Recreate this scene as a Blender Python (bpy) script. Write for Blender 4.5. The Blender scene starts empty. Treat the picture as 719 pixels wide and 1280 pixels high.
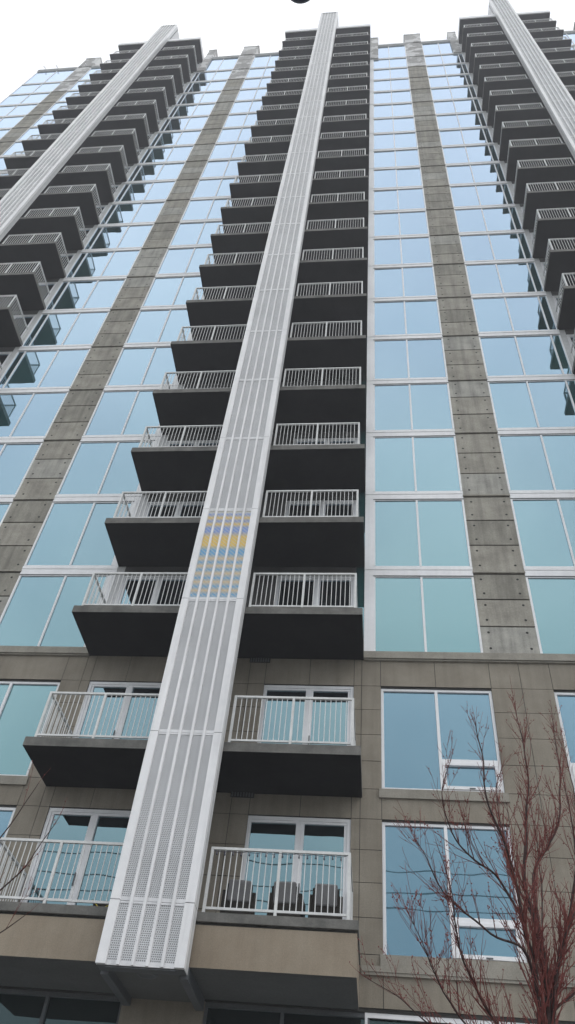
import bpy, math, random
from mathutils import Vector, Matrix, noise
random.seed(11)
sc = bpy.context.scene
C = bpy.context.scene.collection
Z0 = 13.27            # height of the ledge where the stone base ends
H = 3.05              # storey height

# ------------------------------------------------------------------ materials
def mat(name):
    m = bpy.data.materials.new(name); m.use_nodes = True
    nt = m.node_tree; nt.nodes.clear()
    out = nt.nodes.new('ShaderNodeOutputMaterial')
    return m, nt, out
def N(nt, t, **kw):
    n = nt.nodes.new(t)
    for k, v in kw.items():
        if k in n.inputs.keys(): n.inputs[k].default_value = v
        else: setattr(n, k, v)
    return n
def ramp(nt, stops):
    r = nt.nodes.new('ShaderNodeValToRGB')
    e = r.color_ramp.elements
    while len(e) < len(stops): e.new(0.5)
    for i, (p, c) in enumerate(stops):
        e[i].position = p; e[i].color = (*c, 1)
    return r
def rough(name, c1, c2, scale=(1.2, 1.2, 1.2), rgh=0.85, bump=0.15, fine=30, streak=0.0, spec=0.25, metal=0.0, patch=None):
    m, nt, out = mat(name); L = nt.links.new
    p = N(nt, 'ShaderNodeBsdfPrincipled', Roughness=rgh, Metallic=metal)
    p.inputs['Specular IOR Level'].default_value = spec
    tc = N(nt, 'ShaderNodeNewGeometry')
    mp = N(nt, 'ShaderNodeMapping'); mp.inputs['Scale'].default_value = scale
    L(tc.outputs['Position'], mp.inputs['Vector'])
    n1 = N(nt, 'ShaderNodeTexNoise', Scale=1.0, Detail=6.0, Roughness=0.65)
    L(mp.outputs['Vector'], n1.inputs['Vector'])
    r = ramp(nt, [(0.32, c1), (0.68, c2)]); L(n1.outputs['Fac'], r.inputs['Fac'])
    col = r.outputs['Color']
    n2 = N(nt, 'ShaderNodeTexNoise', Scale=float(fine), Detail=4.0, Roughness=0.7)
    L(tc.outputs['Position'], n2.inputs['Vector'])
    mx = N(nt, 'ShaderNodeMix', data_type='RGBA', blend_type='OVERLAY'); mx.inputs[0].default_value = 0.35
    L(col, mx.inputs[6]); L(n2.outputs['Fac'], mx.inputs[7]); col = mx.outputs[2]
    if streak:
        ms = N(nt, 'ShaderNodeMapping'); ms.inputs['Scale'].default_value = (5.0, 5.0, 0.35)
        L(tc.outputs['Position'], ms.inputs['Vector'])
        n3 = N(nt, 'ShaderNodeTexNoise', Scale=1.0, Detail=5.0, Roughness=0.6); L(ms.outputs['Vector'], n3.inputs['Vector'])
        rs = ramp(nt, [(0.42, (1, 1, 1)), (0.75, (1 - streak,) * 3)]); L(n3.outputs['Fac'], rs.inputs['Fac'])
        m2 = N(nt, 'ShaderNodeMix', data_type='RGBA', blend_type='MULTIPLY'); m2.inputs[0].default_value = 1
        L(col, m2.inputs[6]); L(rs.outputs['Color'], m2.inputs[7]); col = m2.outputs[2]
    if patch:
        n4 = N(nt, 'ShaderNodeTexNoise', Scale=0.9, Detail=4.0, Roughness=0.55); L(tc.outputs['Position'], n4.inputs['Vector'])
        rp = ramp(nt, [(0.50, (0, 0, 0)), (0.54, (1, 1, 1))]); L(n4.outputs['Fac'], rp.inputs['Fac'])
        m3 = N(nt, 'ShaderNodeMix', data_type='RGBA'); L(rp.outputs['Color'], m3.inputs[0])
        L(col, m3.inputs[6]); m3.inputs[7].default_value = (*patch, 1); col = m3.outputs[2]
    L(col, p.inputs['Base Color'])
    if bump:
        b = N(nt, 'ShaderNodeBump', Strength=bump, Distance=0.01)
        L(n2.outputs['Fac'], b.inputs['Height']); L(b.outputs['Normal'], p.inputs['Normal'])
    L(p.outputs[0], out.inputs['Surface'])
    return m
def glass(name, diff, refl, lo=0.30, hi=0.95, var=0.25, blinds=False, rgh=0.015):
    """coated architectural glass seen from outside: a tinted mirror over a dim interior"""
    m, nt, out = mat(name); L = nt.links.new
    geo = N(nt, 'ShaderNodeNewGeometry'); oi = N(nt, 'ShaderNodeObjectInfo')
    nz = N(nt, 'ShaderNodeTexNoise', Scale=0.7, Detail=1.5); L(geo.outputs['Position'], nz.inputs['Vector'])
    bp = N(nt, 'ShaderNodeBump', Strength=0.15, Distance=0.04); L(nz.outputs['Fac'], bp.inputs['Height'])
    d = N(nt, 'ShaderNodeBsdfDiffuse')
    mr = N(nt, 'ShaderNodeMapRange'); L(oi.outputs['Random'], mr.inputs[0])
    mr.inputs[3].default_value = 1 - var; mr.inputs[4].default_value = 1 + var
    vm = N(nt, 'ShaderNodeVectorMath', operation='SCALE'); vm.inputs[0].default_value = diff
    L(mr.outputs[0], vm.inputs['Scale'])
    col = vm.outputs[0]
    sep = N(nt, 'ShaderNodeSeparateXYZ'); L(geo.outputs['Position'], sep.inputs[0])
    if blinds:
        mu = N(nt, 'ShaderNodeMath', operation='MULTIPLY'); L(sep.outputs['Z'], mu.inputs[0]); mu.inputs[1].default_value = 15.0
        fr = N(nt, 'ShaderNodeMath', operation='FRACT'); L(mu.outputs[0], fr.inputs[0])
        rb = ramp(nt, [(0.0, (0.45,) * 3), (0.25, (1, 1, 1)), (0.9, (1.0,) * 3)]); L(fr.outputs[0], rb.inputs['Fac'])
        mm = N(nt, 'ShaderNodeMix', data_type='RGBA', blend_type='MULTIPLY'); mm.inputs[0].default_value = 1
        L(col, mm.inputs[6]); L(rb.outputs['Color'], mm.inputs[7]); col = mm.outputs[2]
    L(col, d.inputs['Color'])
    g = N(nt, 'ShaderNodeBsdfGlossy', Roughness=rgh)
    lwc = N(nt, 'ShaderNodeLayerWeight', Blend=0.5); rc = ramp(nt, [(0.15, refl), (0.5, tuple(.25*a+.75*b for a, b in zip(refl, (.46, .60, .80)))), (0.8, (.58, .70, .88))]); L(lwc.outputs['Facing'], rc.inputs['Fac']); L(rc.outputs['Color'], g.inputs['Color'])
    L(bp.outputs['Normal'], g.inputs['Normal'])
    lw = N(nt, 'ShaderNodeLayerWeight', Blend=0.5)
    mr2 = N(nt, 'ShaderNodeMapRange'); L(lw.outputs['Facing'], mr2.inputs[0])
    mr2.inputs[1].default_value = 0.05; mr2.inputs[2].default_value = 0.9
    mr2.inputs[3].default_value = lo; mr2.inputs[4].default_value = hi
    mx = N(nt, 'ShaderNodeMixShader'); L(mr2.outputs[0], mx.inputs[0]); L(d.outputs[0], mx.inputs[1]); L(g.outputs[0], mx.inputs[2])
    L(mx.outputs[0], out.inputs['Surface'])
    return m
def screen(name, tint=False):
    """perforated sheet metal: staggered round holes, dark behind"""
    m, nt, out = mat(name); L = nt.links.new
    geo = N(nt, 'ShaderNodeNewGeometry'); sep = N(nt, 'ShaderNodeSeparateXYZ'); L(geo.outputs['Position'], sep.inputs[0])
    def M(op, a, b=None):
        n = N(nt, 'ShaderNodeMath', operation=op)
        for i, v in enumerate((a, b)):
            if v is None: continue
            if isinstance(v, (int, float)): n.inputs[i].default_value = v
            else: L(v, n.inputs[i])
        return n.outputs[0]
    s = 30.0
    u = M('MULTIPLY', sep.outputs['X'], s); v = M('MULTIPLY', sep.outputs['Z'], s)
    row = M('FLOOR', v); sh = M('MULTIPLY', M('MODULO', row, 2.0), 0.5)
    fu = M('SUBTRACT', M('FRACT', M('ADD', u, sh)), 0.5); fv = M('SUBTRACT', M('FRACT', v), 0.5)
    d = M('SQRT', M('ADD', M('MULTIPLY', fu, fu), M('MULTIPLY', fv, fv)))
    hole = M('LESS_THAN', d, 0.34)
    p = N(nt, 'ShaderNodeBsdfPrincipled', Roughness=0.45, Metallic=0.0)
    nz = N(nt, 'ShaderNodeTexNoise', Scale=1.3, Detail=5.0); L(geo.outputs['Position'], nz.inputs['Vector'])
    base = ramp(nt, [(0.3, (0.60, 0.61, 0.63)), (0.7, (0.72, 0.73, 0.75))]); L(nz.outputs['Fac'], base.inputs['Fac'])
    col = base.outputs['Color']
    dark = (0.20, 0.205, 0.21, 1)
    mx = N(nt, 'ShaderNodeMix', data_type='RGBA'); L(hole, mx.inputs[0]); L(col, mx.inputs[6]); mx.inputs[7].default_value = dark
    if tint:
        # camera moire put into the sheet colour as yellow and blue bands
        t = M('MULTIPLY', M('SUBTRACT', sep.outputs['Z'], Z0 - 0.03), 1 / 3.02)
        Y = (.82, .58, .14); O = (.74, .56, .32); U = (.16, .42, .68); V = (.24, .36, .70)
        bands = [(0.00, (.60, .62, .60)), (0.05, U), (0.09, O), (0.13, U), (0.18, O), (0.22, U), (0.27, O), (0.31, U), (0.35, O), (0.39, U), (0.43, O),
                 (0.48, U), (0.53, U), (0.58, Y), (0.68, Y), (0.74, V), (0.79, V), (0.83, Y), (0.87, V), (0.91, Y), (0.95, V), (0.985, (.72, .70, .60))]
        rb = ramp(nt, bands); L(t, rb.inputs['Fac'])
        dg = M('FRACT', M('ADD', M('MULTIPLY', sep.outputs['X'], 9.0), M('MULTIPLY', sep.outputs['Z'], 9.0)))
        dl = M('MULTIPLY', M('LESS_THAN', dg, 0.35), 0.45)
        m2 = N(nt, 'ShaderNodeMix', data_type='RGBA'); L(dl, m2.inputs[0]); L(rb.outputs['Color'], m2.inputs[6]); m2.inputs[7].default_value = (.62, .62, .58, 1)
        m3 = N(nt, 'ShaderNodeMix', data_type='RGBA'); L(hole, m3.inputs[0]); L(m2.outputs[2], m3.inputs[6])
        m4 = N(nt, 'ShaderNodeMix', data_type='RGBA', blend_type='MULTIPLY'); m4.inputs[0].default_value = 1
        L(m2.outputs[2], m4.inputs[6]); m4.inputs[7].default_value = (.74, .74, .74, 1); L(m4.outputs[2], m3.inputs[7])
        L(m3.outputs[2], p.inputs['Base Color'])
    else:
        L(mx.outputs[2], p.inputs['Base Color'])
    L(p.outputs[0], out.inputs['Surface'])
    return m

M_stone = rough('base_stone', (.225, .200, .162), (.31, .28, .232), (0.7, .7, .9), streak=0.22, fine=45)
M_fascia = rough('fascia_stone', (.25, .205, .155), (.32, .275, .215), (0.8, .8, .8), streak=0.15, fine=60)
M_joint = rough('joint_dark', (.03, .03, .03), (.05, .05, .045), bump=0)  # near-black fill behind joints and gaps
M_ledge = rough('ledge_stone', (.27, .255, .22), (.35, .33, .29), (1.5, 1, 3), fine=40, streak=0.2)
M_pier = rough('pier_concrete', (.26, .245, .212), (.42, .40, .35), (1.3, 1, 1.6), streak=0.35, fine=22, bump=0.3)
M_pier_top = rough('pier_concrete_bleached', (.34, .335, .33), (.44, .435, .43), (0.8, 1, 0.5), streak=0.2, patch=(.66, .66, .66))
M_pier_b = rough('pier_concrete_dark', (.22, .21, .182), (.36, .345, .30), (2.1, 1, 1.2), streak=0.4, fine=20, bump=0.3)
M_pier_c = rough('pier_concrete_light', (.31, .305, .28), (.46, .45, .41), (1.6, 1, 2.2), streak=0.45, fine=26, bump=0.3)
M_slab = rough('slab_edge_concrete', (.105, .105, .098), (.19, .186, .175), (2.5, 1, 4), fine=35, streak=0.25)
M_under = rough('slab_underside_shade', (.003, .003, .0035), (.013, .0125, .012), (1.1, 1.1, 1), fine=9, rgh=.9, spec=.1)  # near-black base colour carries the shade under the slabs
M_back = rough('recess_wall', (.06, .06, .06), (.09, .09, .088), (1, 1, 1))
M_soffit = rough('soffit_panel', (.10, .105, .105), (.14, .145, .145), (.6, .6, 1), bump=0.05)
M_alu = rough('white_aluminium', (.78, .79, .82), (.86, .87, .89), (.6, .6, .8), rgh=.38, bump=0.0, fine=6, spec=.5, streak=0.08)
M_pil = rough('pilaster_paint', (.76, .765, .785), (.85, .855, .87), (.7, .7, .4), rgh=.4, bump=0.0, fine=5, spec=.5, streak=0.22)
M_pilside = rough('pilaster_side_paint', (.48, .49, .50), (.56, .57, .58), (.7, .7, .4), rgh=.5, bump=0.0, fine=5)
M_rail = rough('railing_paint', (.56, .57, .57), (.68, .69, .69), (3, 3, 3), rgh=.45, bump=0, fine=10, spec=.4)
M_glass = glass('tinted_glass', (.032, .115, .122), (.36, .585, .62), lo=.30, var=.35)
M_glass2 = glass('tinted_glass_blinds', (.045, .150, .150), (.36, .585, .62), blinds=True)
M_glassb = glass('base_glass', (.03, .085, .11), (.38, .60, .74), lo=.30)
M_door = glass('door_glass', (.010, .016, .020), (.38, .60, .66), lo=.36)
M_shop = glass('shop_glass', (.008, .014, .014), (.35, .5, .5), lo=.10, hi=.7)
M_mull = rough('dark_frame', (.10, .11, .12), (.13, .14, .15), rgh=.5, bump=0)
M_screen = screen('perforated_sheet'); M_screen_t = screen('perforated_sheet_moire', True)
M_hole = rough('tie_hole', (.02, .02, .02), (.03, .03, .03), bump=0)
M_wicker = rough('wicker', (.02, .018, .016), (.04, .036, .03), fine=120, bump=.5)
M_cush = rough('cushion', (.15, .15, .155), (.20, .20, .205), fine=90)
M_yellow = rough('yellow_frame', (.62, .50, .05), (.68, .56, .08), bump=0, rgh=.4)
M_metal = rough('dark_metal', (.022, .022, .045), (.035, .035, .06), bump=0, rgh=.35, spec=.5)
M_bark = rough('maple_bark', (.030, .018, .017), (.065, .038, .036), (9, 9, 3), fine=60, bump=.6)
M_twig = rough('maple_twig', (.11, .030, .028), (.20, .062, .052), (9, 9, 9), fine=60, bump=0)
M_bud = rough('maple_bud', (.13, .030, .035), (.21, .06, .055), bump=0)
M_paving = rough('paving', (.20, .195, .18), (.27, .26, .24), (.5, .5, 1), fine=25)
M_asph = rough('asphalt', (.04, .04, .042), (.06, .06, .06), (.7, .7, 1), fine=60)
M_kerb = rough('kerb_stone', (.26, .255, .24), (.33, .32, .30), fine=30)
M_paint = rough('road_paint', (.62, .62, .60), (.74, .74, .72), (4, 4, 1), bump=0)
M_soil = rough('ground_soil', (.06, .065, .04), (.10, .10, .07), (.3, .3, 1))
M_wood = rough('pole_timber', (.09, .07, .055), (.14, .11, .085), (6, 6, .6))

# ------------------------------------------------------------------ mesh helper
class MB:
    def __init__(s): s.v = []; s.f = []; s.m = []; s.smooth = False
    def box(s, x0, x1, y0, y1, z0, z1, m=0, mb=None, mf=None):
        """axis-aligned box; mb = material of the bottom face, mf = of the front face"""
        i = len(s.v)
        s.v += [(x, y, z) for z in (z0, z1) for y in (y0, y1) for x in (x0, x1)]
        s.f += [(i, i+2, i+3, i+1), (i+4, i+5, i+7, i+6), (i, i+1, i+5, i+4), (i+2, i+6, i+7, i+3), (i, i+4, i+6, i+2), (i+1, i+3, i+7, i+5)]
        s.m += [m if mb is None else mb, m, m if mf is None else mf, m, m, m]
        return s
    def beam(s, a, b, w, h, m=0, up=(0, 0, 1)):
        a = Vector(a); b = Vector(b); d = (b - a).normalized(); u = Vector(up)
        if abs(d.dot(u)) > .99: u = Vector((0, 1, 0))
        sx = d.cross(u).normalized(); sy = sx.cross(d)
        i = len(s.v)
        for q in (a, b):
            for (p, r) in ((-1, -1), (1, -1), (1, 1), (-1, 1)): s.v.append(tuple(q + sx*p*w/2 + sy*r*h/2))
        s.f += [(i, i+1, i+2, i+3), (i+7, i+6, i+5, i+4)] + [(i+j, i+4+j, i+4+(j+1) % 4, i+(j+1) % 4) for j in range(4)]
        s.m += [m]*6; return s
    def tube(s, pts, rad, n=8, m=0, cap=True):
        pts = [Vector(p) for p in pts]
        if not hasattr(rad, '__len__'): rad = [rad]*len(pts)
        i0 = len(s.v); ref = Vector((.3, .9, .2)).normalized()
        for k, p in enumerate(pts):
            t = (pts[min(k+1, len(pts)-1)] - pts[max(k-1, 0)]).normalized()
            a = t.cross(ref)
            if a.length < .05: a = t.cross(Vector((1, 0, 0)))
            a.normalize(); b = t.cross(a)
            for j in range(n):
                an = 2*math.pi*j/n; s.v.append(tuple(p + (a*math.cos(an) + b*math.sin(an))*rad[k]))
        for k in range(len(pts)-1):
            for j in range(n):
                q = i0+k*n+j; r = i0+k*n+(j+1) % n
                s.f.append((q, r, r+n, q+n)); s.m.append(m)
        if cap:
            s.f.append(tuple(i0+j for j in range(n))[::-1]); s.m.append(m)
            s.f.append(tuple(i0+(len(pts)-1)*n+j for j in range(n))); s.m.append(m)
        return s
    def lathe(s, c, prof, n=20, m=0):
        c = Vector(c); i0 = len(s.v)
        for (r, z) in prof:
            for j in range(n):
                an = 2*math.pi*j/n; s.v.append((c.x+r*math.cos(an), c.y+r*math.sin(an), c.z+z))
        for k in range(len(prof)-1):
            for j in range(n):
                q = i0+k*n+j; r_ = i0+k*n+(j+1) % n
                s.f.append((q, r_, r_+n, q+n)); s.m.append(m)
        return s
    def mesh(s, name, mats, bevel=0):
        me = bpy.data.meshes.new(name); me.from_pydata(s.v, [], s.f)
        for m in mats: me.materials.append(m)
        me.polygons.foreach_set('material_index', s.m)
        if s.smooth: me.polygons.foreach_set('use_smooth', [True]*len(s.f))
        me.update(); return me
    def build(s, name, mats, parent=None, bevel=0, loc=None):
        if not isinstance(mats, (list, tuple)): mats = [mats]
        return link(name, s.mesh(name, mats), parent, bevel, loc)
def link(name, me, parent=None, bevel=0, loc=None):
    o = bpy.data.objects.new(name, me); C.objects.link(o)
    if parent: o.parent = parent
    if loc: o.location = loc
    if bevel:
        b = o.modifiers.new('bevel', 'BEVEL'); b.width = bevel; b.segments = 2; b.limit_method = 'ANGLE'
    return o
def empty(name, loc=(0, 0, 0), rz=0):
    o = bpy.data.objects.new(name, None); C.objects.link(o); o.location = loc; o.rotation_euler = (0, 0, rz); return o
def tag(o, label=None, cat=None, group=None, kind=None):
    if label: o['label'] = label
    if cat: o['category'] = cat
    if group: o['group'] = group
    if kind: o['kind'] = kind
    return o

# ------------------------------------------------------------------ setting: ground and street
g = MB(); g.box(-600, 600, -600, 600, -0.6, -0.14); tag(g.build('ground', M_soil), kind='structure')
g = MB(); g.box(-300, 300, -31, -18.15, -0.136, -0.12); tag(g.build('road', M_asph), kind='structure')
g = MB(); g.box(-300, 300, -18, 14, -0.136, 0.0); tag(g.build('pavement', M_paving), kind='structure')
g = MB(); g.box(-300, 300, -18.15, -18, -0.136, 0.012); g.box(-300, 300, -31.15, -31, -0.136, 0.012); tag(g.build('kerb', M_kerb), kind='structure')
g = MB(); g.box(-300, 300, -37, -31.15, -0.136, 0.0); tag(g.build('far_pavement', M_paving), kind='structure')
g = MB()
for i in range(-30, 30): g.box(i*6, i*6+3, -24.66, -24.54, -0.118, -0.116)
tag(g.build('road_marking', M_paint), kind='structure')

# ------------------------------------------------------------------ the tower
T = empty('apartment_tower', (0, 0, 0))
tag(T, 'tall apartment tower of blue glass, dark balconies and three white ribbed pilasters', 'building')
def z(r): return Z0 + r
STACKS = [(-17.55, 3.44), (-3.64, 3.41), (10.27, 3.44)]     # centre, half width of each column of balconies
TOPG = 62.0
# stone base: panels with open joints, cut round the openings
OP = []      # x0,x1 of openings of the two base storeys
BW = [(0.17, 2.68, 'r'), (4.05, 6.50, 'l'), (-10.05, -7.55, 'n'), (-13.7, -11.3, 'n')]
for a, b, _ in BW: OP.append((a, b))
for cx, hw in STACKS:
    OP += [(cx+1.08, cx+3.19), (cx-3.19, cx-1.08)]
OP += [(-24.0, -21.6), (-28.2, -25.7), (14.4, 16.9), (18.3, 20.8)]
xs = [-28.85, -25.0, -24.6, -21.2, -14.0, -10.7, -7.05, -5.95, -4.3, -2.95, -1.5, -0.27, 1.43, 3.36, 5.25, 7.0, 14.0, 17.6, 24.0]
for a, b in OP: xs += [a, b]
xs = sorted(set(xs))
zr = [-0.2, -0.94, -1.58, -2.22, -2.86, -3.5, -4.15, -4.78, -5.41, -6.04, -6.66, -7.5]
wall = MB(); G = 0.006
def inop(x): return any(a < x < b for a, b in OP)
for i in range(len(zr)-1):
    z1, z0 = zr[i], zr[i+1]
    full = not ((z1 <= -0.94 and z0 >= -3.5) or (z1 <= -4.15 and z0 >= -6.66))
    for j in range(len(xs)-1):
        x0, x1 = xs[j], xs[j+1]
        if not full and inop((x0+x1)/2): continue
        e0 = 0.0 if (not full and any(abs(x0-b) < 1e-6 for a, b in OP)) else G
        e1 = 0.0 if (not full and any(abs(x1-a) < 1e-6 for a, b in OP)) else G
        dy = random.uniform(0, .003)
        wall.box(x0+e0, x1-e1, dy, .24, z(z0)+(G if full or True else 0), z(z1)-G, 0)
        wall.box(x0, x1, .014, .235, z(z0), z(z1), 1)
wall.build('stone_base_wall', [M_stone, M_joint], T)
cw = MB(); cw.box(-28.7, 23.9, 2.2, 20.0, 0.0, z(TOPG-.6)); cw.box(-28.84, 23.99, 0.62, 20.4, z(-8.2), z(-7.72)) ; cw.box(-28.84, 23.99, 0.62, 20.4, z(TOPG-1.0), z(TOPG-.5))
cw.build('core_wall', [M_back], T)
# side and rear walls, storey bands
sw = MB()
for k in range(-2, 21):
    zz = z(H*k if k > 0 else (k+2)*3.4-7.0)
for s_, xx in ((0, -28.84), (1, 23.76)):
    sw.box(xx, xx+.22, .36, 20.5, z(-7.6), z(TOPG))
    for q in range(4): sw.box(xx, xx+.22, .5+q*5.2, 1.6+q*5.2, 0, z(-7.6))
sw.box(-28.6, 23.75, 20.25, 20.5, z(-7.6), z(TOPG))
sw.build('side_wall', [M_pier], T)
for a, b in ((-28.9, -20.99), (-14.11, -7.05), (-.23, 6.83), (13.71, 24)):
    ld = MB(); ld.box(a, b, -.09, .3, z(-.2)+.001, z(0)); ld.box(a+.02, b-.02, -.055, -.001, z(-.235), z(-.2)-.001); ld.build('ledge', [M_ledge], T, bevel=.006)
for a, b in [(0.14, 2.72), (4.02, 6.54), (-10.09, -7.52), (-13.74, -11.26), (-24.05, -21.5), (-28.2, -25.6), (14.3, 17), (18.2, 20.9)]:
    for t in (-3.5, -6.66):
        sl = MB(); sl.box(a-.02, b+.02, -.045, -.004, z(t-.2), z(t)-.004); sl.box(a-.02, b+.02, -.004, .2, z(t-.02), z(t)+.004); sl.build('window_sill', [M_ledge], T)
for a, b in ((-.21, 6.8), (-14.0, -7.1)):
    sl = MB(); sl.box(a, b, -.06, -.046, z(-6.95), z(-6.86)); sl.box(a, b, -.045, -.004, z(-7.0), z(-6.86)-.002); sl.build('drip_course', [M_ledge], T)

# windows --------------------------------------------------------------
def window_parts(frame_mb, bars, panes):
    pass
def base_window(a, b, t, awn, gm):
    """white framed window of the stone base: two lights, one with a small opening light at the foot"""
    z1 = z(t); z0 = z(t-2.55)
    f = MB(); w = .065; mid = (a+b)/2
    f.box(a, b, .04, .14, z1-w-.03, z1-.03); f.box(a, b, .02, .039, z1-.035, z1-.001, 1)
    f.box(a, b, .04, .14, z0, z0+w); f.box(a, a+w, .04, .14, z0+w, z1-w-.03); f.box(b-w, b, .04, .14, z0+w, z1-w-.03)
    f.box(mid-w/2, mid+w/2, .03, .14, z0+w, z1-w-.03)
    panes = [(a+w, mid-w/2, z0+w, z1-w-.03), (mid+w/2, b-w, z0+w, z1-w-.03)]
    if awn in 'rl':
        i = 1 if awn == 'r' else 0; p = panes[i]
        f.box(p[0], p[1], .035, .14, z0+.68, z0+.76)
        x0, x1 = p[0]+.002, p[1]-.002; zt = z0+.678; zb = z0+w+.002; q = .07
        f.box(x0, x1, .015, .10, zt-q, zt); f.box(x0, x1, .015, .10, zb, zb+q); f.box(x0, x0+q, .015, .10, zb+q, zt-q); f.box(x1-q, x1, .015, .10, zb+q, zt-q)
        f.box((x0+x1)/2-.06, (x0+x1)/2+.06, 0.0, .015, zb+.01, zb+.035, 2)
        panes[i] = (p[0], p[1], z0+.76, p[3]); panes.append((x0+q, x1-q, zb+q, zt-q))
    w_ = f.build('window', [M_alu, M_joint, M_mull], T, bevel=.004)
    for (x0, x1, q0, q1) in panes:
        pb = MB(); pb.box(x0-.005, x1+.005, .085, .095, q0-.005, q1+.005); pb.build('pane', gm, w_)
for a, b, awn in BW[:3]:
    base_window(a, b, -.95, awn, M_glass2 if a < -5 else M_glassb)
    base_window(a, b, -4.15, awn, M_glassb)

BAYS = {  # left mullion positions of every bay: panes between successive numbers; white jamb panel as (x0,x1)
    'R1': ([0.0, 1.255, 2.60], (-.23, 0.0)),
    'R2': ([3.92, 5.24, 6.53, 6.87], None),
    'L1': ([-9.82, -8.47, -7.22], (-7.22, -7.05)),
    'L2': ([-14.15, -13.81, -12.44, -11.12], None),
    'L3': ([-24.0, -22.7, -21.35], (-21.35, -20.99)),
    'L4': ([-28.8, -27.0, -25.3], None),
    'R3': ([13.95, 15.3, 16.6], (13.71, 13.95)),
    'R4': ([17.95, 19.3, 20.7], None), 'R5': ([20.7, 22.2, 23.7], None),
}
def storey(k):
    zb = z(0.0) if k == 0 else z(H*k-.20)
    zt = z(H*(k+1)-.50)
    return zb, zt
def bay_frame(f, bay, k, m=0):
    xl, jamb = BAYS[bay]; zb, zt = storey(k); w = .055
    x0, x1 = xl[0], xl[-1]
    y0, y1 = .006, .16
    top = k == 19
    if top: zt = z(TOPG-.45)
    f.box(x0, x1, y0, y1, zt-.05, zt, m); f.box(x0, x1, y0, y1, zb, zb+.06, m)
    for i, x in enumerate(xl):
        a = x if i == 0 else (x-w if i == len(xl)-1 else x-w/2); f.box(a, a+w, -.004, y1, zb+.06, zt-.05, m)
    if jamb:
        j0, j1 = jamb
        f.box(j0+.001, j1-.001, -.01, .16, zb, zt, m); c = (j0+j1)/2
        if j1-j0 > .15: f.box(c-.008, c+.02, -.018, -.01, zb, zt, m)
        x0 = min(x0, j0); x1 = max(x1, j1)
    # white spandrel band above the glass: a flat face with a projecting nose
    if not top:
        f.box(x0, x1, -.012, .16, zt+.001, zt+.20, m); f.box(x0, x1, -.024, .16, zt+.202, zt+.30-.001, m)
        f.box(x0, x1, -.008, .0, zt-.022, zt+.0005, 1)
    else:
        f.box(x0, x1, -.05, .3, zt+.001, zt+.2, 2); f.box(x0, x1, -.09, .3, zt+.202, zt+.45, 2)
    return [(xl[i], xl[i+1], zb+.06, zt-.05) for i in range(len(xl)-1)]
for bay in ('R1', 'R2', 'L1', 'L2'):
    for k in range(20):
        f = MB(); ps = bay_frame(f, bay, k)
        wdw = f.build('window', [M_alu, M_mull, M_pilside], T)
        for (x0, x1, q0, q1) in ps:
            pb = MB(); t = random.uniform(-.0006, .0006)
            pb.box(x0+.01, x1-.01, .03, .04, q0-.005, q1+.005); ta, tb = random.uniform(-.007, .007), random.uniform(-.004, .004); pb.v = [(vx, vy+(ta if vz > q0+1 else 0)+(tb if vx > (x0+x1)/2 else 0), vz) for vx, vy, vz in pb.v]; pb.build('pane', M_glass2 if random.random() < .12 else M_glass, wdw)
f = MB()
for bay in ('L3', 'L4', 'R3', 'R4', 'R5'):
    for k in range(20):
        for (x0, x1, q0, q1) in bay_frame(f, bay, k): f.box(x0+.01, x1-.01, .03, .04, q0-.005, q1+.005, 3)
tag(f.build('window', [M_alu, M_mull, M_pilside, M_glass], T), kind='stuff')

# concrete piers between the bays: three cast panels a storey with tie holes
def pier(x0, x1):
    p = MB(); w = x1-x0
    for k in range(20):
        a = 0.0 if k == 0 else H*k-.34; b = H*(k+1)-.34 if k < 19 else TOPG+.2
        m = 0 if k < 18 else 3
        top = b-.07; n = 3
        p.box(x0-.01, x1+.01, -.04, .3, z(top)+.002, z(b)-.012, m)         # storey ledge
        p.box(x0+.01, x1-.01, .03, .29, z(a), z(b), 1)
        hh = (top-a-.012)/n
        for i in range(n):
            q0 = a+.012+i*hh; q1 = q0+hh-.045
            dy = random.uniform(-.004, .004)
            p.box(x0, x1, dy, .3, z(q0), z(q1), m if m == 3 else random.choice((0, 0, 4, 5)))
            for sx in (.2, w-.2):
                for fz in (.22, .80):
                    hx = x0+sx+random.uniform(-.02, .02); hz = z(q0+(q1-q0)*fz)
                    r = .034; i0 = len(p.v)
                    p.v += [(hx+r*math.cos(t*math.pi/4), dy-.003, hz+r*math.sin(t*math.pi/4)) for t in range(8)]
                    p.f.append(tuple(i0+t for t in range(8))); p.m.append(2)
    p.box(x0+.02, x1-.02, -.05, 1.2, z(TOPG+.21), z(64.8), 3); p.box(x0-.03, x1+.03, -.08, 1.25, z(64.8)+.002, z(65.0), 3)
    p.build('concrete_pier', [M_pier, M_joint, M_hole, M_pier_top, M_pier_b, M_pier_c], T)
for x0, x1 in ((2.60, 3.92), (-11.12, -9.82), (-25.3, -24.0), (16.6, 17.95)): pier(x0, x1)
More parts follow.
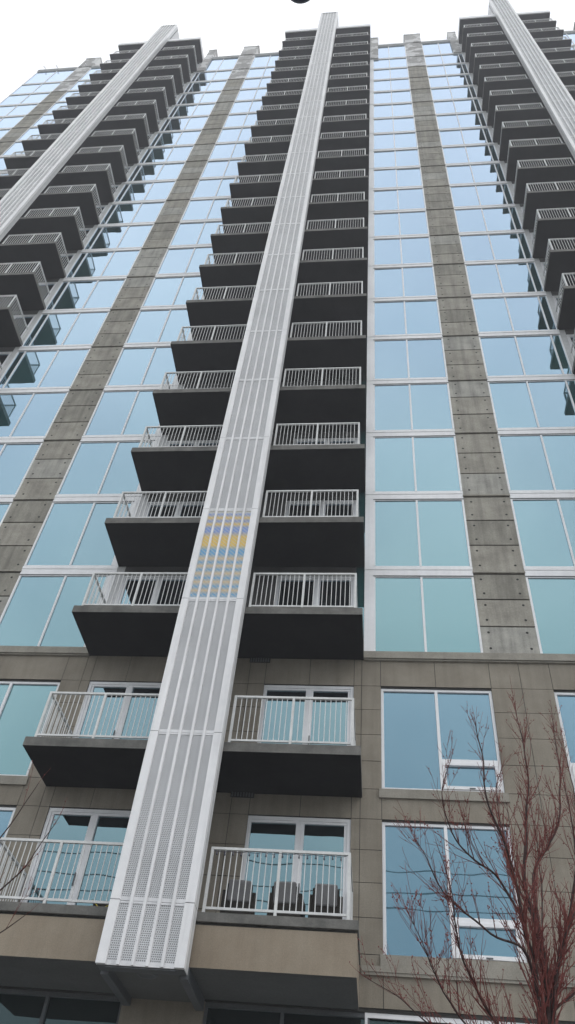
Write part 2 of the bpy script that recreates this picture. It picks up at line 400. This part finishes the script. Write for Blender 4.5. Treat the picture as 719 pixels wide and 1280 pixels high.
# little turrets beside each column of balconies at roof level
for cx, hw in STACKS:
    for s_ in (-1, 1):
        t_ = MB()
        a = cx+s_*(hw+.02); b = a+s_*.62; a, b = min(a, b), max(a, b)
        t_.box(a, b, -.10, .9, z(57.6), z(64.3)); t_.box(a-.03, b+.03, -.13, .93, z(64.3)+.002, z(64.45))
        t_.box(a+.1, b-.1, -.115, -.10, z(58.2), z(63.6), 0)
        t_.build('roof_turret', [M_pier_top], T)
rf = MB(); rf.box(-28.84, 23.98, .31, 20.5, z(TOPG-.3), z(TOPG-.05)); rf.build('roof', [M_slab], T)
br = MB()
for x in (-28.3, -27.2, -24.6): br.beam((x, -.3, z(TOPG+.1)), (x, .5, z(TOPG+1.0)), .07, .07); br.beam((x, .5, z(TOPG-.1)), (x, .5, z(TOPG+1.05)), .07, .07)
br.beam((-28.6, .1, z(TOPG+.5)), (-25.5, .1, z(TOPG+.5)), .04, .04); br.build('roof_davit', M_alu, T)

# balconies ------------------------------------------------------------
D = 1.66
PW = .72       # half width of a pilaster
def railing_mesh(sgn, hw):
    """railing of the half of a balcony on one side of the pilaster, in coordinates of the balcony"""
    r = MB(); y = -D+.085; xo = sgn*(hw-.15); xi = sgn*(PW+.05); zt = 1.09
    a, b = min(xo, xi), max(xo, xi)
    r.box(a, b, y-.025, y+.025, zt, zt+.045); r.box(a, b, y-.016, y+.016, .075, .115)
    mid = (xo+xi)/2 + sgn*.0
    for x in (xo-sgn*.025, mid, xi+sgn*.025): r.box(x-.025, x+.025, y-.024, y+.024, 0, zt)
    for (p, q) in ((xi+sgn*.05, mid-sgn*.025), (mid+sgn*.025, xo-sgn*.05)):
        n = round(abs(q-p)/.107)
        for i in range(1, n):
            x = p+(q-p)*i/n; r.box(x-.0075, x+.0075, y-.0075, y+.0075, .115, zt)
    # return to the wall
    xs_ = xo-sgn*.025
    r.box(xs_-.024, xs_+.024, y+.025, .0, zt, zt+.045); r.box(xs_-.016, xs_+.016, y+.026, 0, .075, .115)
    r.box(xs_-.024, xs_+.024, -.05, -.001, 0, zt)
    n = round((-.05-y)/.107)
    for i in range(1, n):
        yy = y+(-.05-y)*i/n; r.box(xs_-.0075, xs_+.0075, yy-.0075, yy+.0075, .115, zt)
    return r.mesh('railing', [M_rail])
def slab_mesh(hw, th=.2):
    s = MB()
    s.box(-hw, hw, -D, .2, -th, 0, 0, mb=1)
    s.box(-hw+.06, hw-.06, -D+.06, -.05, -th-.004, -th-.001, 1)      # soffit inside a drip margin, shade kept in its near-black colour
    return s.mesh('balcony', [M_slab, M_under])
for cx, hw in STACKS:
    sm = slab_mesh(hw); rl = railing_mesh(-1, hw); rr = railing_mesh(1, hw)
    for k in range(-1, 20):
        zz = z(.01+H*k) if k >= 0 else z(-3.5)
        b = link('balcony', sm, T, loc=(cx, 0, zz), bevel=.006)
        link('railing', rl, b); link('railing', rr, b)
    # lowest terrace: slab edge over a beige boxed fascia
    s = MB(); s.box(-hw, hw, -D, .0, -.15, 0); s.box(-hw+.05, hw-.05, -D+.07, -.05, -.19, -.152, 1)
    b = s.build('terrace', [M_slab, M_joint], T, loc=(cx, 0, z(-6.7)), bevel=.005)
    link('railing', rl, b); link('railing', rr, b)
    for s_ in (-1, 1):
        fa = MB()
        p, q = sorted((s_*(PW-.03), s_*(hw-.02)))
        fa.box(p, q, -D+.03, -.01, -.84, -.195, 0, mb=1)
        fa.box(p+.10, q-.10, -D+.13, -.10, -.846, -.842, 1)
        fa.build('fascia', [M_fascia, M_soffit], b, bevel=.01)
    # canopy slab over the top balconies
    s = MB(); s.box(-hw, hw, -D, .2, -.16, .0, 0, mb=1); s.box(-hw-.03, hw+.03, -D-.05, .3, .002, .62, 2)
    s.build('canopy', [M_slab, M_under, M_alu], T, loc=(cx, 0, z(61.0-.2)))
# walls and glazing behind the balconies above the base
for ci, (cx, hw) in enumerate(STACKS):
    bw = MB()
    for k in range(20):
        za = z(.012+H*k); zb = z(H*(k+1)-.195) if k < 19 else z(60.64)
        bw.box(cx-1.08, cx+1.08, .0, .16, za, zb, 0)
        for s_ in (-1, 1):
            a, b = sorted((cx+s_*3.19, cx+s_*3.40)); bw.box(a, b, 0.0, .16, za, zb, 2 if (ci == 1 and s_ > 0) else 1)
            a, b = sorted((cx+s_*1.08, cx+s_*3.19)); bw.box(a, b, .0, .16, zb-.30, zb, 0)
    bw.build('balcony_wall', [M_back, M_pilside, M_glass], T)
def door(f, x0, x1, z0, z1, sgn, m=0):
    w = .075; mid = (x0+x1)/2
    f.box(x0, x1, .03, .15, z1-w, z1, m); f.box(x0, x1, .03, .15, z0, z0+.06, m); f.box(x0, x0+w, .03, .15, z0+.06, z1-w, m); f.box(x1-w, x1, .03, .15, z0+.06, z1-w, m)
    f.box(x0+w, x1-w, .045, .12, z1-w-.05, z1-w-.001, m)
    f.box(mid-.055, mid+.055, .02, .13, z0+.06, z1-w-.05, m)
    # sliding leaf frame
    a, b = (x0+w, mid-.055) if sgn < 0 else (mid+.055, x1-w)
    f.box(a, a+.06, .05, .12, z0+.06, z1-w-.051, m); f.box(b-.06, b, .05, .12, z0+.06, z1-w-.051, m)
    return [(x0+w, mid-.055, z0+.06, z1-w-.05), (mid+.055, x1-w, z0+.06, z1-w-.05)]
cx, hw = STACKS[1]
for k in range(-2, 8):
    for s_ in (-1, 1):
        x0, x1 = sorted((cx+s_*1.08, cx+s_*3.19))
        if k < 0: z0 = z(-3.49 if k == -1 else -6.69); z1 = z(-.95 if k == -1 else -4.16)
        else: z0 = z(.012+H*k); z1 = z(H*(k+1)-.497)
        f = MB(); ps = door(f, x0, x1, z0, z1, s_)
        d = f.build('sliding_door', [M_alu], T, bevel=.004)
        for (a, b, q0, q1) in ps:
            pb = MB(); pb.box(a-.005, b+.005, .08, .09, q0, q1); pb.build('pane', M_door, d)
        hb = MB(); xm = (x0+x1)/2 + s_*.09; hb.box(xm-.012, xm+.012, -.01, .02, z0+.95, z0+1.2); hb.build('handle', M_mull, d)
f = MB()
for ci, (cx, hw) in enumerate(STACKS):
    for k in range(-2, 20):
        if ci == 1 and k < 8: continue
        for s_ in (-1, 1):
            x0, x1 = sorted((cx+s_*1.08, cx+s_*3.19))
            if k < 0: z0 = z(-3.49 if k == -1 else -6.69); z1 = z(-.95 if k == -1 else -4.16)
            else: z0 = z(.012+H*k); z1 = z(H*(k+1)-.497) if k < 19 else z(60.34)
            for (a, b, q0, q1) in door(f, x0, x1, z0, z1, s_): f.box(a-.005, b+.005, .08, .09, q0, q1, 1)
tag(f.build('sliding_door', [M_alu, M_door], T), kind='stuff')
# louvred vents on the wall just under two of the slabs
for zc in (-.34, -3.80):
    v = MB(); x = -2.98
    v.box(x, x+.5, -.03, -.004, z(zc), z(zc+.13), 0)
    for i in range(8): v.box(x+.02+i*.06, x+.055+i*.06, -.045, -.031, z(zc+.015), z(zc+.115), 1)
    v.build('vent', [M_joint, M_mull], T)

# pilasters ------------------------------------------------------------
def pilaster(cx, coloured):
    zb, zt = -7.68, 65.5; yf = -2.02
    p = MB(); fl = .165
    joints = [-6.70, -3.51] + [H*k-.05 for k in range(0, 22)]
    edges = [zb] + [j for j in joints if zb < j < zt] + [zt]
    for a, b in zip(edges, edges[1:]):
        g_ = .006
        for s_ in (-1, 1):
            x0, x1 = sorted((cx+s_*PW, cx+s_*(PW-fl)))
            p.box(x0, x1, yf, yf+.12, z(a)+g_, z(b)-g_, 0)
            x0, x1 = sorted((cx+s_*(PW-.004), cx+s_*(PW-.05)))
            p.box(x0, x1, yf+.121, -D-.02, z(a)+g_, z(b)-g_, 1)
        p.box(cx-PW+.012, cx+PW-.012, yf+.08, -D-.03, z(a)-g_, z(b)+g_ if b < zt else z(b), 2)
    # deep head above the roof
    p.box(cx-PW+.004, cx+PW-.004, -D+.06, -.3, z(61.25), z(zt)-.03, 1); p.box(cx-PW, cx+PW, yf, -.3, z(zt)+.001, z(zt+.06), 0)
    o = p.build('pilaster', [M_pil, M_pilside, M_mull], T, bevel=.004)
    for i, xr in enumerate((-.352, -.116, .122, .363)):
        r = MB(); r.box(cx+xr-.024, cx+xr+.024, yf-.01, yf+.06, z(zb), z(zt), 0); r.build('rib', M_pil, o)
    for a, b in zip(edges, edges[1:]):
        s = MB(); hi = .04; lo = .07
        ins = PW-fl
        s.box(cx-ins, cx+ins, yf+.062, yf+.078, z(a)+lo, z(b)-hi, 0)
        s.box(cx-ins, cx+ins, yf+.05, yf+.078, z(a)+.004, z(a)+lo-.001, 1); s.box(cx-ins, cx+ins, yf+.05, yf+.078, z(b)-hi+.001, z(b)-.004, 1)
        c = coloured and abs(a+.05) < .01
        so = s.build('perforated_screen', [M_screen_t if c else M_screen, M_pil], o)
        if c: so['label'] = 'perforated screen with camera moire coloured in as yellow and blue bands'
    return o
for i, (cx, hw) in enumerate(STACKS): pilaster(cx, i == 1)
# soffit box under each pilaster with its side beams and a recessed lamp
for cx, hw in STACKS:
    s = MB()
    s.box(cx-PW+.14, cx+PW-.14, -1.93, -.02, z(-7.60), z(-7.56), 0)
    for s_ in (-1, 1):
        a, b = sorted((cx+s_*(PW-.002), cx+s_*(PW-.138))); s.box(a, b, -1.64, -.02, z(-7.72), z(-7.545), 1)
    s.box(cx-PW+.14, cx+PW-.14, -2.0+.13, -1.94, z(-7.70), z(-7.56), 1)
    s.build('soffit', [M_soffit, M_mull], T)
dl = MB(); dl.smooth = True
dl.lathe((-3.64, -1.45, z(-7.60)), [(.0, -.03), (.12, -.03), (.13, -.045), (.16, -.048), (.175, -.03), (.175, .0)], 24)
dl.build('downlight', M_mull, T)

# ground-floor shopfront ------------------------------------------------
SF = MB(); zt = z(-7.56)
SF.box(-28.84, 23.98, .02, .24, z(-7.56)+.002, z(-7.5)-.002, 1)
piers_x = [(-28.84, -28.2), (-21.8, -21.0), (-14.2, -13.4), (-10.9, -10.1), (-4.38, -2.92), (3.0, 3.8), (9.5, 11.0), (16.9, 17.7), (23.2, 23.98)]
for a, b in piers_x: SF.box(a, b, .0, .5, 0, zt, 0)
SF.build('ground_floor_pier', [M_stone, M_joint], T)
for (a, b), (c_, d_) in zip(piers_x, piers_x[1:]):
    x0, x1 = b, c_; white = x0 < -.1 < x1 and False
    n = max(1, round((x1-x0)/1.45)); f = MB(); mm = 0
    xsf = [x0+(x1-x0)*i/n for i in range(n+1)]
    if abs(x0+2.92) < .01: xsf = [-2.92, -1.56, -.10, 1.33, 3.0]
    if abs(x1+4.38) < .01: xsf = [x0, -8.6, -7.2, -5.77, x1]
    f.box(x0, x1, .06, .2, zt-.07, zt, 0); f.box(x0, x1, .06, .2, 0.01, .2, 0); f.box(x0, x1, .07, .19, 2.5, 2.57, 0)
    for x in xsf[1:-1]: f.box(x-.03, x+.03, .05, .2, .2, zt-.07, 0)
    f.box(x0, x0+.05, .06, .2, .2, zt-.07, 0); f.box(x1-.05, x1, .06, .2, .2, zt-.07, 0)
    inside = abs(x0+2.92) < .01
    if inside: f.box(-.10, x1, .035, .059, zt-.075, zt, 1); f.box(-.145, -.10, .03, .059, .2, zt, 1); f.box(1.30, 1.36, .03, .059, .2, zt-.075, 1)
    o = f.build('shopfront', [M_mull, M_alu], T)
    for i in range(len(xsf)-1):
        pb = MB(); pb.box(xsf[i], xsf[i+1], .12, .13, .2, zt-.06); pb.build('pane', M_shop, o)

# ------------------------------------------------------------------ things on the lowest terrace
TZ = z(-6.7)+.0
def armchair(name, loc, rz, label):
    o = empty(name, loc, rz); o.scale = (.86, .86, .86); tag(o, label, 'chair', 'armchairs in a row on the terrace')
    f = MB()
    for sx in (-.34, .27):
        f.box(sx, sx+.07, -.33, .33, .10, .60); 
    for sx in (-.33, .29):
        for sy in (-.32, .28): f.box(sx, sx+.04, sy, sy+.04, 0, .10)
    f.box(-.27, .27, -.33, .30, .14, .26); f.build('frame', M_wicker, o, bevel=.01)
    b = MB(); b.beam((0, -.30, .26), (0, -.40, .70), .54, .07, up=(0, 1, 0)); b.build('backrest', M_wicker, o, bevel=.02)
    c = MB(); c.box(-.265, .265, -.24, .32, .265, .38); c.build('seat_cushion', M_cush, o, bevel=.03)
    c = MB(); c.beam((0, -.33, .38), (0, -.42, .78), .46, .12, up=(0, 1, 0)); c.build('back_cushion', M_cush, o, bevel=.035)
    return o
armchair('armchair', (-2.36, -1.0, TZ), .12, 'grey cushioned wicker armchair next to the white pilaster on the lowest terrace')
armchair('armchair', (-1.50, -1.02, TZ), -.05, 'grey cushioned wicker armchair between the two others on the lowest terrace')
armchair('armchair', (-.82, -1.0, TZ), .05, 'grey cushioned wicker armchair at the open end of the lowest terrace')
fc = empty('folding_chair', (-4.86, -.9, TZ), 1.9); fc.scale = (.72, .72, .62); tag(fc, 'yellow framed folding chair with dark seat on the left terrace beside the pilaster', 'chair')
for s_ in (-.2, .2):
    f = MB(); f.tube([(s_, -.28, 0), (s_, .22, .46), (s_, .26, .50)], .013); f.build('leg', M_yellow, fc)
    f = MB(); f.tube([(s_*.9, .28, 0), (s_*.9, -.18, .46), (s_*.9, -.30, .86)], .013); f.build('leg', M_yellow, fc)
f = MB(); f.box(-.2, .2, -.2, .22, .44, .465); f.build('seat', M_metal, fc, bevel=.005)
f = MB(); f.beam((0, -.24, .62), (0, -.30, .82), .40, .02, up=(0, 1, 0)); f.build('backrest', M_metal, fc)
# string of small dark bulbs along the terrace rail
sl_ = empty('string_light', (-2.8, -1.62, TZ+1.06)); tag(sl_, 'black string of small bulbs looped along the rail above the armchairs', 'string lights')
pts = []; bul = []
for i in range(49):
    u = i/48; pts.append((u*2.35, -.02, -.01-.02*math.sin((u*8 % 1)*math.pi)))
    if i % 3 == 1: bul.append(pts[-1])
w = MB(); w.tube(pts, .005, 5); w.build('cable', M_metal, sl_)
for b_ in bul:
    u = MB(); u.smooth = True; u.lathe((b_[0], b_[1], b_[2]-.05), [(.002, -.02), (.014, -.012), (.016, .005), (.010, .02), (.009, .045), (.001, .05)], 8); u.build('bulb', M_metal, sl_)

# ------------------------------------------------------------------ bare maples
def smooth_path(p, n=4):
    out = []; P = [Vector(q) for q in p]
    for i in range(len(P)-1):
        a = P[max(i-1, 0)]; b = P[i]; c = P[i+1]; d = P[min(i+2, len(P)-1)]
        for j in range(n):
            t = j/n
            out.append(.5*((2*b)+(c-a)*t+(2*a-5*b+4*c-d)*t*t+(3*b-a-3*c+d)*t**3))
    out.append(P[-1]); return out
def grow(mb, buds, start, dirn, length, r0, level, rnd):
    n = max(4, int(length/.07)); p = Vector(start); d = Vector(dirn).normalized(); pts = [p.copy()]
    for i in range(n):
        d = (d + Vector((rnd.gauss(0, .07), rnd.gauss(0, .07), rnd.gauss(.035, .05)))).normalized()
        p = p + d*(length/n); pts.append(p.copy())
    rad = [max(.0016, r0*(1-.85*i/n)) for i in range(n+1)]
    mb.tube(pts, rad, 5 if level < 2 else 4, 0 if level < 1 else 1)
    for i in range(1, n+1):
        if rnd.random() < (.20 if level < 2 else .26):
            q = pts[i] + Vector((rnd.uniform(-1, 1), rnd.uniform(-1, 1), rnd.uniform(-.5, 1)))*.012
            buds.append((q, rnd.uniform(.004, .008)))
    if level < 3:
        k = int(length*(8.0 if level == 1 else 7.0)) if level else int(length*7)
        for j in range(k):
            i = rnd.randint(max(1, n//6), n-1); t = (pts[i]-pts[i-1]).normalized()
            side = t.cross(Vector((rnd.gauss(0, 1), rnd.gauss(0, 1), rnd.gauss(0, 1)))).normalized()
            nd = (t*1.0 + side*rnd.uniform(.45, .95) + Vector((0, 0, .25))).normalized()
            L_ = length*rnd.uniform(.22, .5)*(1.05-.5*i/n)
            if L_ > .07: grow(mb, buds, pts[i], nd, L_, rad[i]*.6, level+1, rnd)
def maple(label, base, trunk, limbs, seed, dens=3.6):
    rnd = random.Random(seed)
    t = empty('maple_tree', base); tag(t, label, 'tree', None)
    b = Vector(base); loc = lambda q: Vector(q)-b
    tr = MB(); tr.smooth = True
    pp = smooth_path([loc(q) for q, r in trunk], 5); rr = []
    for i in range(len(trunk)-1):
        for j in range(5): rr.append(trunk[i][1]+(trunk[i+1][1]-trunk[i][1])*j/5)
    rr.append(trunk[-1][1]); tr.tube(pp, rr, 12); tr.build('trunk', M_bark, t)
    mb = MB(); mb.smooth = True; buds = []
    for path, r0, r1 in limbs:
        q = smooth_path([loc(v) for v in path], 5); n = len(q)
        q = [v + noise.noise_vector(v*3.1)*.02 for v in q]
        r0 *= .62; ra = [r0+(r1-r0)*(i/(n-1))**.8 for i in range(n)]
        lb = MB(); lb.smooth = True; lb.tube(q, ra, 8); lb.build('limb', M_bark, t)
        tot = sum((q[i+1]-q[i]).length for i in range(n-1))
        k = int(tot*dens*2.2)
        for j in range(k):
            i = rnd.randint(max(1, n//8), n-2); tt = (q[i+1]-q[i]).normalized()
            side = tt.cross(Vector((rnd.gauss(0, 1), rnd.gauss(0, 1), rnd.gauss(0, .6)))).normalized()
            nd = (tt*1.0 + side*rnd.uniform(.35, .8) + Vector((0, 0, .55))).normalized()
            grow(mb, buds, q[i], nd, rnd.uniform(.22, .72)*(1.1-.5*i/n), min(ra[i]*.5, .011), 1, rnd)
        tt = (q[-1]-q[-2]).normalized(); grow(mb, buds, q[-1], tt, .2, r1, 2, rnd)
    mb.build('twigs', [M_twig, M_twig], t)
    bb = MB()
    for c, r in buds:
        i = len(bb.v); bb.v += [tuple(c+Vector(o)*r) for o in ((1, 0, 0), (0, 1, 0), (-1, 0, 0), (0, -1, 0), (0, 0, 1.5), (0, 0, -1.2))]
        bb.f += [(i, i+1, i+4), (i+1, i+2, i+4), (i+2, i+3, i+4), (i+3, i, i+4), (i+1, i, i+5), (i+2, i+1, i+5), (i+3, i+2, i+5), (i, i+3, i+5)]; bb.m += [0]*8
    bb.build('buds', M_bud, t)
    return t
LIMBS = [
 ([(1.40,-7.5,2.55),(1.47,-7.5,3.2),(1.53,-7.5,3.7),(1.56,-7.5,4.07),(1.53,-7.5,4.53),(1.49,-7.5,4.88),(1.57,-7.5,5.37),(1.62,-7.5,5.63),(1.67,-7.5,5.87),(1.67,-7.5,6.37),(1.66,-7.5,6.8)], .055, .004),
 ([(1.40,-7.5,2.6),(1.42,-7.5,3.2),(1.46,-7.5,3.69),(1.46,-7.61,4.1),(1.38,-7.72,4.36),(1.35,-7.83,4.74),(1.29,-7.95,5.0),(1.15,-8.06,5.33),(1.14,-8.1,5.88),(1.11,-8.1,6.2)], .048, .004),
 ([(1.58,-7.5,4.07),(1.57,-7.42,4.53),(1.61,-7.33,5.0),(1.8,-7.25,5.31),(1.97,-7.17,5.64),(2.11,-7.08,6.19),(2.13,-7.05,6.6),(2.15,-7.05,6.95)], .034, .003),
 ([(1.5,-7.5,3.5),(1.69,-7.54,4.18),(1.87,-7.58,4.65),(1.99,-7.62,5.16),(2.0,-7.65,5.49),(2.0,-7.65,5.9)], .032, .003),
 ([(1.46,-7.55,4.0),(1.35,-7.76,4.18),(1.06,-8.02,4.21),(0.81,-8.28,4.27),(0.63,-8.54,4.32),(0.51,-8.7,4.51),(0.43,-8.7,4.67)], .022, .0025),
 ([(1.42,-7.6,4.44),(1.23,-7.63,4.82),(1.01,-7.76,4.95),(0.8,-7.89,5.14),(0.72,-8.02,5.48),(0.84,-8.1,5.8)], .022, .0025),
 ([(1.40,-7.5,2.9),(1.30,-7.6,3.3),(1.04,-7.73,3.61),(0.91,-7.95,3.77),(0.79,-8.18,3.95),(0.72,-8.41,4.13),(0.7,-8.55,4.28),(0.62,-8.55,4.68)], .026, .003),
 ([(1.39,-7.5,2.7),(1.2,-7.45,3.2),(0.94,-7.4,3.45),(0.48,-7.3,3.71),(0.26,-7.21,3.92),(0.0,-7.2,4.05)], .020, .0025),
 ([(1.39,-7.5,2.65),(1.2,-7.7,3.1),(0.95,-7.93,3.39),(0.68,-8.36,3.52),(0.53,-8.79,3.58),(0.44,-9.15,3.65),(0.33,-9.15,3.9)], .020, .0025),
 ([(1.48,-7.5,3.4),(1.56,-7.5,3.76),(1.81,-7.4,3.98),(2.05,-7.35,4.27),(2.3,-7.3,4.8)], .028, .003),
 ([(1.5,-7.5,3.5),(1.55,-7.5,3.82),(1.8,-7.3,4.38),(2.0,-7.11,4.79),(2.21,-6.92,5.32),(2.3,-6.72,5.94),(2.35,-6.6,6.59),(2.3,-6.6,7.02)], .032, .003),
 ([(1.53,-7.5,4.53),(1.41,-7.3,5.04),(1.4,-7.11,5.54),(1.43,-6.92,6.09),(1.55,-6.8,6.5)], .024, .003),
 ([(1.42,-7.5,2.8),(1.75,-7.35,3.3),(2.3,-7.1,3.9),(2.75,-6.9,4.8),(2.9,-6.8,5.9)], .034, .003),
 ([(1.42,-7.5,2.7),(1.45,-7.1,3.4),(1.7,-6.5,4.3),(1.9,-6.2,5.4),(1.95,-6.1,6.5)], .034, .003),
]
maple('bare red-budded maple with a fan of thin limbs in front of the right windows', (1.38, -7.5, 0),
      [((1.38, -7.5, -.02), .13), ((1.37, -7.5, .3), .10), ((1.36, -7.5, 1.2), .088), ((1.38, -7.5, 2.1), .078), ((1.41, -7.5, 2.8), .050)], LIMBS, 5, 8.0)
LL = []
bx, by = -4.75, -8.0
for q in ([(0, 0, 2.4), (.35, .05, 3.2), (.85, .05, 3.9), (1.34, 0, 4.34), (1.53, 0, 4.64), (1.69, 0, 5.09)],
          [(0, 0, 2.4), (.4, -.1, 3.1), (1.0, .1, 3.7), (1.45, 0, 3.98), (1.66, 0, 4.16)],
          [(0, 0, 2.5), (.3, .1, 3.4), (.8, .1, 4.3), (1.16, .1, 5.0), (1.3, .1, 5.5)],
          [(0, 0, 2.4), (.05, .2, 3.6), (.1, .3, 5.0), (.2, .3, 6.2)], [(0, 0, 2.3), (-.4, .0, 3.3), (-.9, .1, 4.6), (-1.1, .1, 5.8)],
          [(0, 0, 2.3), (-.2, -.5, 3.4), (-.3, -.9, 4.6), (-.3, -1.0, 5.7)], [(0, 0, 2.3), (-.1, .6, 3.2), (0, 1.1, 4.4), (.1, 1.3, 5.4)]):
    LL.append(([(bx+a, by+b, c) for a, b, c in q], .030, .0028))
maple('bare maple whose reddish twig tips reach in at the left edge below the terrace', (bx, by, 0),
      [((bx, by, -.02), .12), ((bx, by, .3), .09), ((bx, by, 1.3), .078), ((bx, by, 2.5), .062)], LL, 9, .45)

# ------------------------------------------------------------------ street lamp overhead and the cables behind the viewer
lp = empty('street_lamp', (-.55, -17.2, 0)); tag(lp, 'dark round street lamp head hanging over the top edge of the view', 'street lamp')
p = MB(); p.smooth = True
p.tube([(0, 0, 0), (0, 0, .5), (0, 0, 5.6)], [.09, .07, .05], 14)
p.tube([(0, 0, 5.5), (.0, .12, 6.1), (.08, .7, 6.75), (.2, 1.5, 6.95), (.275, 2.05, 6.85), (.30, 2.2, 6.58)], .03, 10); p.build('pole', M_metal, lp)
hx, hy, hz = .55-.235, 17.2-14.645, 6.0
q = MB(); q.smooth = True
pr_ = [(a_*.68, b_*.68) for a_, b_ in [(.001, -.115), (.05, -.108), (.085, -.09), (.11, -.05), (.118, 0), (.11, .05), (.09, .09), (.05, .13), (.03, .2), (.001, .2)]]
q.lathe((hx, hy, hz), pr_, 28); q.build('lamp_head', M_metal, lp)
q = MB(); q.tube([(hx, hy, hz+.12), (.33, 2.45, hz+.5), (.30, 2.2, 6.6)], .018, 8); q.build('hanger', M_metal, lp)
for i, (zz, yy, w_) in enumerate(((14.2, -16.6, 'lowest'), (14.9, -16.8, 'middle'), (15.7, -16.6, 'topmost'))):
    cb = MB(); pts = [(x, yy, zz+.9*((x/24)**2-1)*.5) for x in range(-24, 25, 4)]; cb.tube(pts, .022, 6)
    tag(cb.build('overhead_cable', M_metal), w_+' black overhead cable of three, mirrored as a thin line in the lower right window', 'cable', 'overhead cables')
for x, w_ in ((-24, 'left'), (24, 'right')):
    up = empty('utility_pole', (x, -17.2, 0)); tag(up, 'timber utility pole carrying the '+w_+' ends of the overhead cables', 'pole', 'utility poles')
    p = MB(); p.smooth = True; p.tube([(0, 0, 0), (0, 0, 16.4)], [.17, .11], 14); p.build('pole', M_wood, up)
    p = MB()
    for zz in (14.2, 14.9, 15.7): p.box(-.06, .06, .1, .66, zz-.05, zz-.0)
    p.build('crossarm', M_wood, up)

# ------------------------------------------------------------------ haze, light, sky, camera
hz_ = MB(); hz_.box(-34, 30, -40, 24, -1.6, 82)
ho = hz_.mesh('haze', []); m, nt, out = mat('haze_air')
pv = N(nt, 'ShaderNodeVolumePrincipled', Density=0.0024); pv.inputs['Color'].default_value = (.92, .94, 1, 1); pv.inputs['Anisotropy'].default_value = 0.2
nt.links.new(pv.outputs[0], out.inputs['Volume']); ho.materials.append(m)
tag(link('haze', ho), kind='stuff')

EL, AZ = 50, 112      # sun elevation, compass bearing measured from +Y
w = bpy.data.worlds.new('World'); sc.world = w; w.use_nodes = True
nt = w.node_tree; nt.nodes.clear(); L = nt.links.new
out = N(nt, 'ShaderNodeOutputWorld'); bg = N(nt, 'ShaderNodeBackground', Strength=0.10)
sky = N(nt, 'ShaderNodeTexSky', sky_type='NISHITA'); sky.sun_disc = False
sky.sun_elevation = math.radians(EL); sky.sun_rotation = math.radians(AZ); sky.dust_density = 5.0; sky.air_density = 1.0
tc = N(nt, 'ShaderNodeTexCoord'); sp = N(nt, 'ShaderNodeSeparateXYZ'); L(tc.outputs['Generated'], sp.inputs[0])
nz = N(nt, 'ShaderNodeTexNoise', Scale=2.2, Detail=5.0, Roughness=.5); L(tc.outputs['Generated'], nz.inputs['Vector'])
r = ramp(nt, [(0.0, (.62, .65, .69)), (0.25, (.84, .87, .90)), (0.7, (1., 1., 1.))]); L(sp.outputs['Z'], r.inputs['Fac'])
cl = ramp(nt, [(0.35, (.76, .79, .84)), (0.65, (1.10, 1.10, 1.08))]); L(nz.outputs['Fac'], cl.inputs['Fac'])
mu = N(nt, 'ShaderNodeMix', data_type='RGBA', blend_type='MULTIPLY'); mu.inputs[0].default_value = 1; L(r.outputs[0], mu.inputs[6]); L(cl.outputs[0], mu.inputs[7])
sc_ = N(nt, 'ShaderNodeVectorMath', operation='SCALE'); sc_.inputs['Scale'].default_value = 14.5; L(mu.outputs[2], sc_.inputs[0])
mx = N(nt, 'ShaderNodeMix', data_type='RGBA'); mx.inputs[0].default_value = .88; L(sky.outputs[0], mx.inputs[6]); L(sc_.outputs[0], mx.inputs[7])
L(mx.outputs[2], bg.inputs[0]); L(bg.outputs[0], out.inputs[0])
sd = bpy.data.lights.new('sun', 'SUN'); sd.energy = .7; sd.angle = math.radians(20); sd.color = (1, .97, .93)
so = bpy.data.objects.new('sun', sd); C.objects.link(so)
az = math.radians(AZ); el = math.radians(EL)
dv = Vector((math.sin(az)*math.cos(el), math.cos(az)*math.cos(el), math.sin(el)))
so.rotation_euler = dv.to_track_quat('Z', 'Y').to_euler(); so.location = (0, -40, 60)

cd = bpy.data.cameras.new('camera'); cam = bpy.data.objects.new('camera', cd); C.objects.link(cam)
cd.sensor_fit = 'VERTICAL'; cd.sensor_height = 36; cd.lens = 27.404; cd.clip_end = 2000; cd.clip_start = .05
Rr = [[0.9934376216542486, 0.0812852247376829, 0.08046368200184532], [0.005754588155846577, -0.7381376441290367, 0.6746256021192734], [-0.11423036635284986, 0.6697354183250128, 0.7337614686285413]]
mw = Matrix(((Rr[0][0], Rr[1][0], -Rr[2][0], .111), (Rr[0][1], Rr[1][1], -Rr[2][1], -15.275), (Rr[0][2], Rr[1][2], -Rr[2][2], Z0-11.664), (0, 0, 0, 1)))
cam.matrix_world = mw; sc.camera = cam
sc.render.engine = 'CYCLES'
sc.view_settings.view_transform = 'Standard'; sc.view_settings.look = 'None'; sc.view_settings.exposure = 0.18; sc.view_settings.gamma = 1
sc.view_settings.use_curve_mapping = False
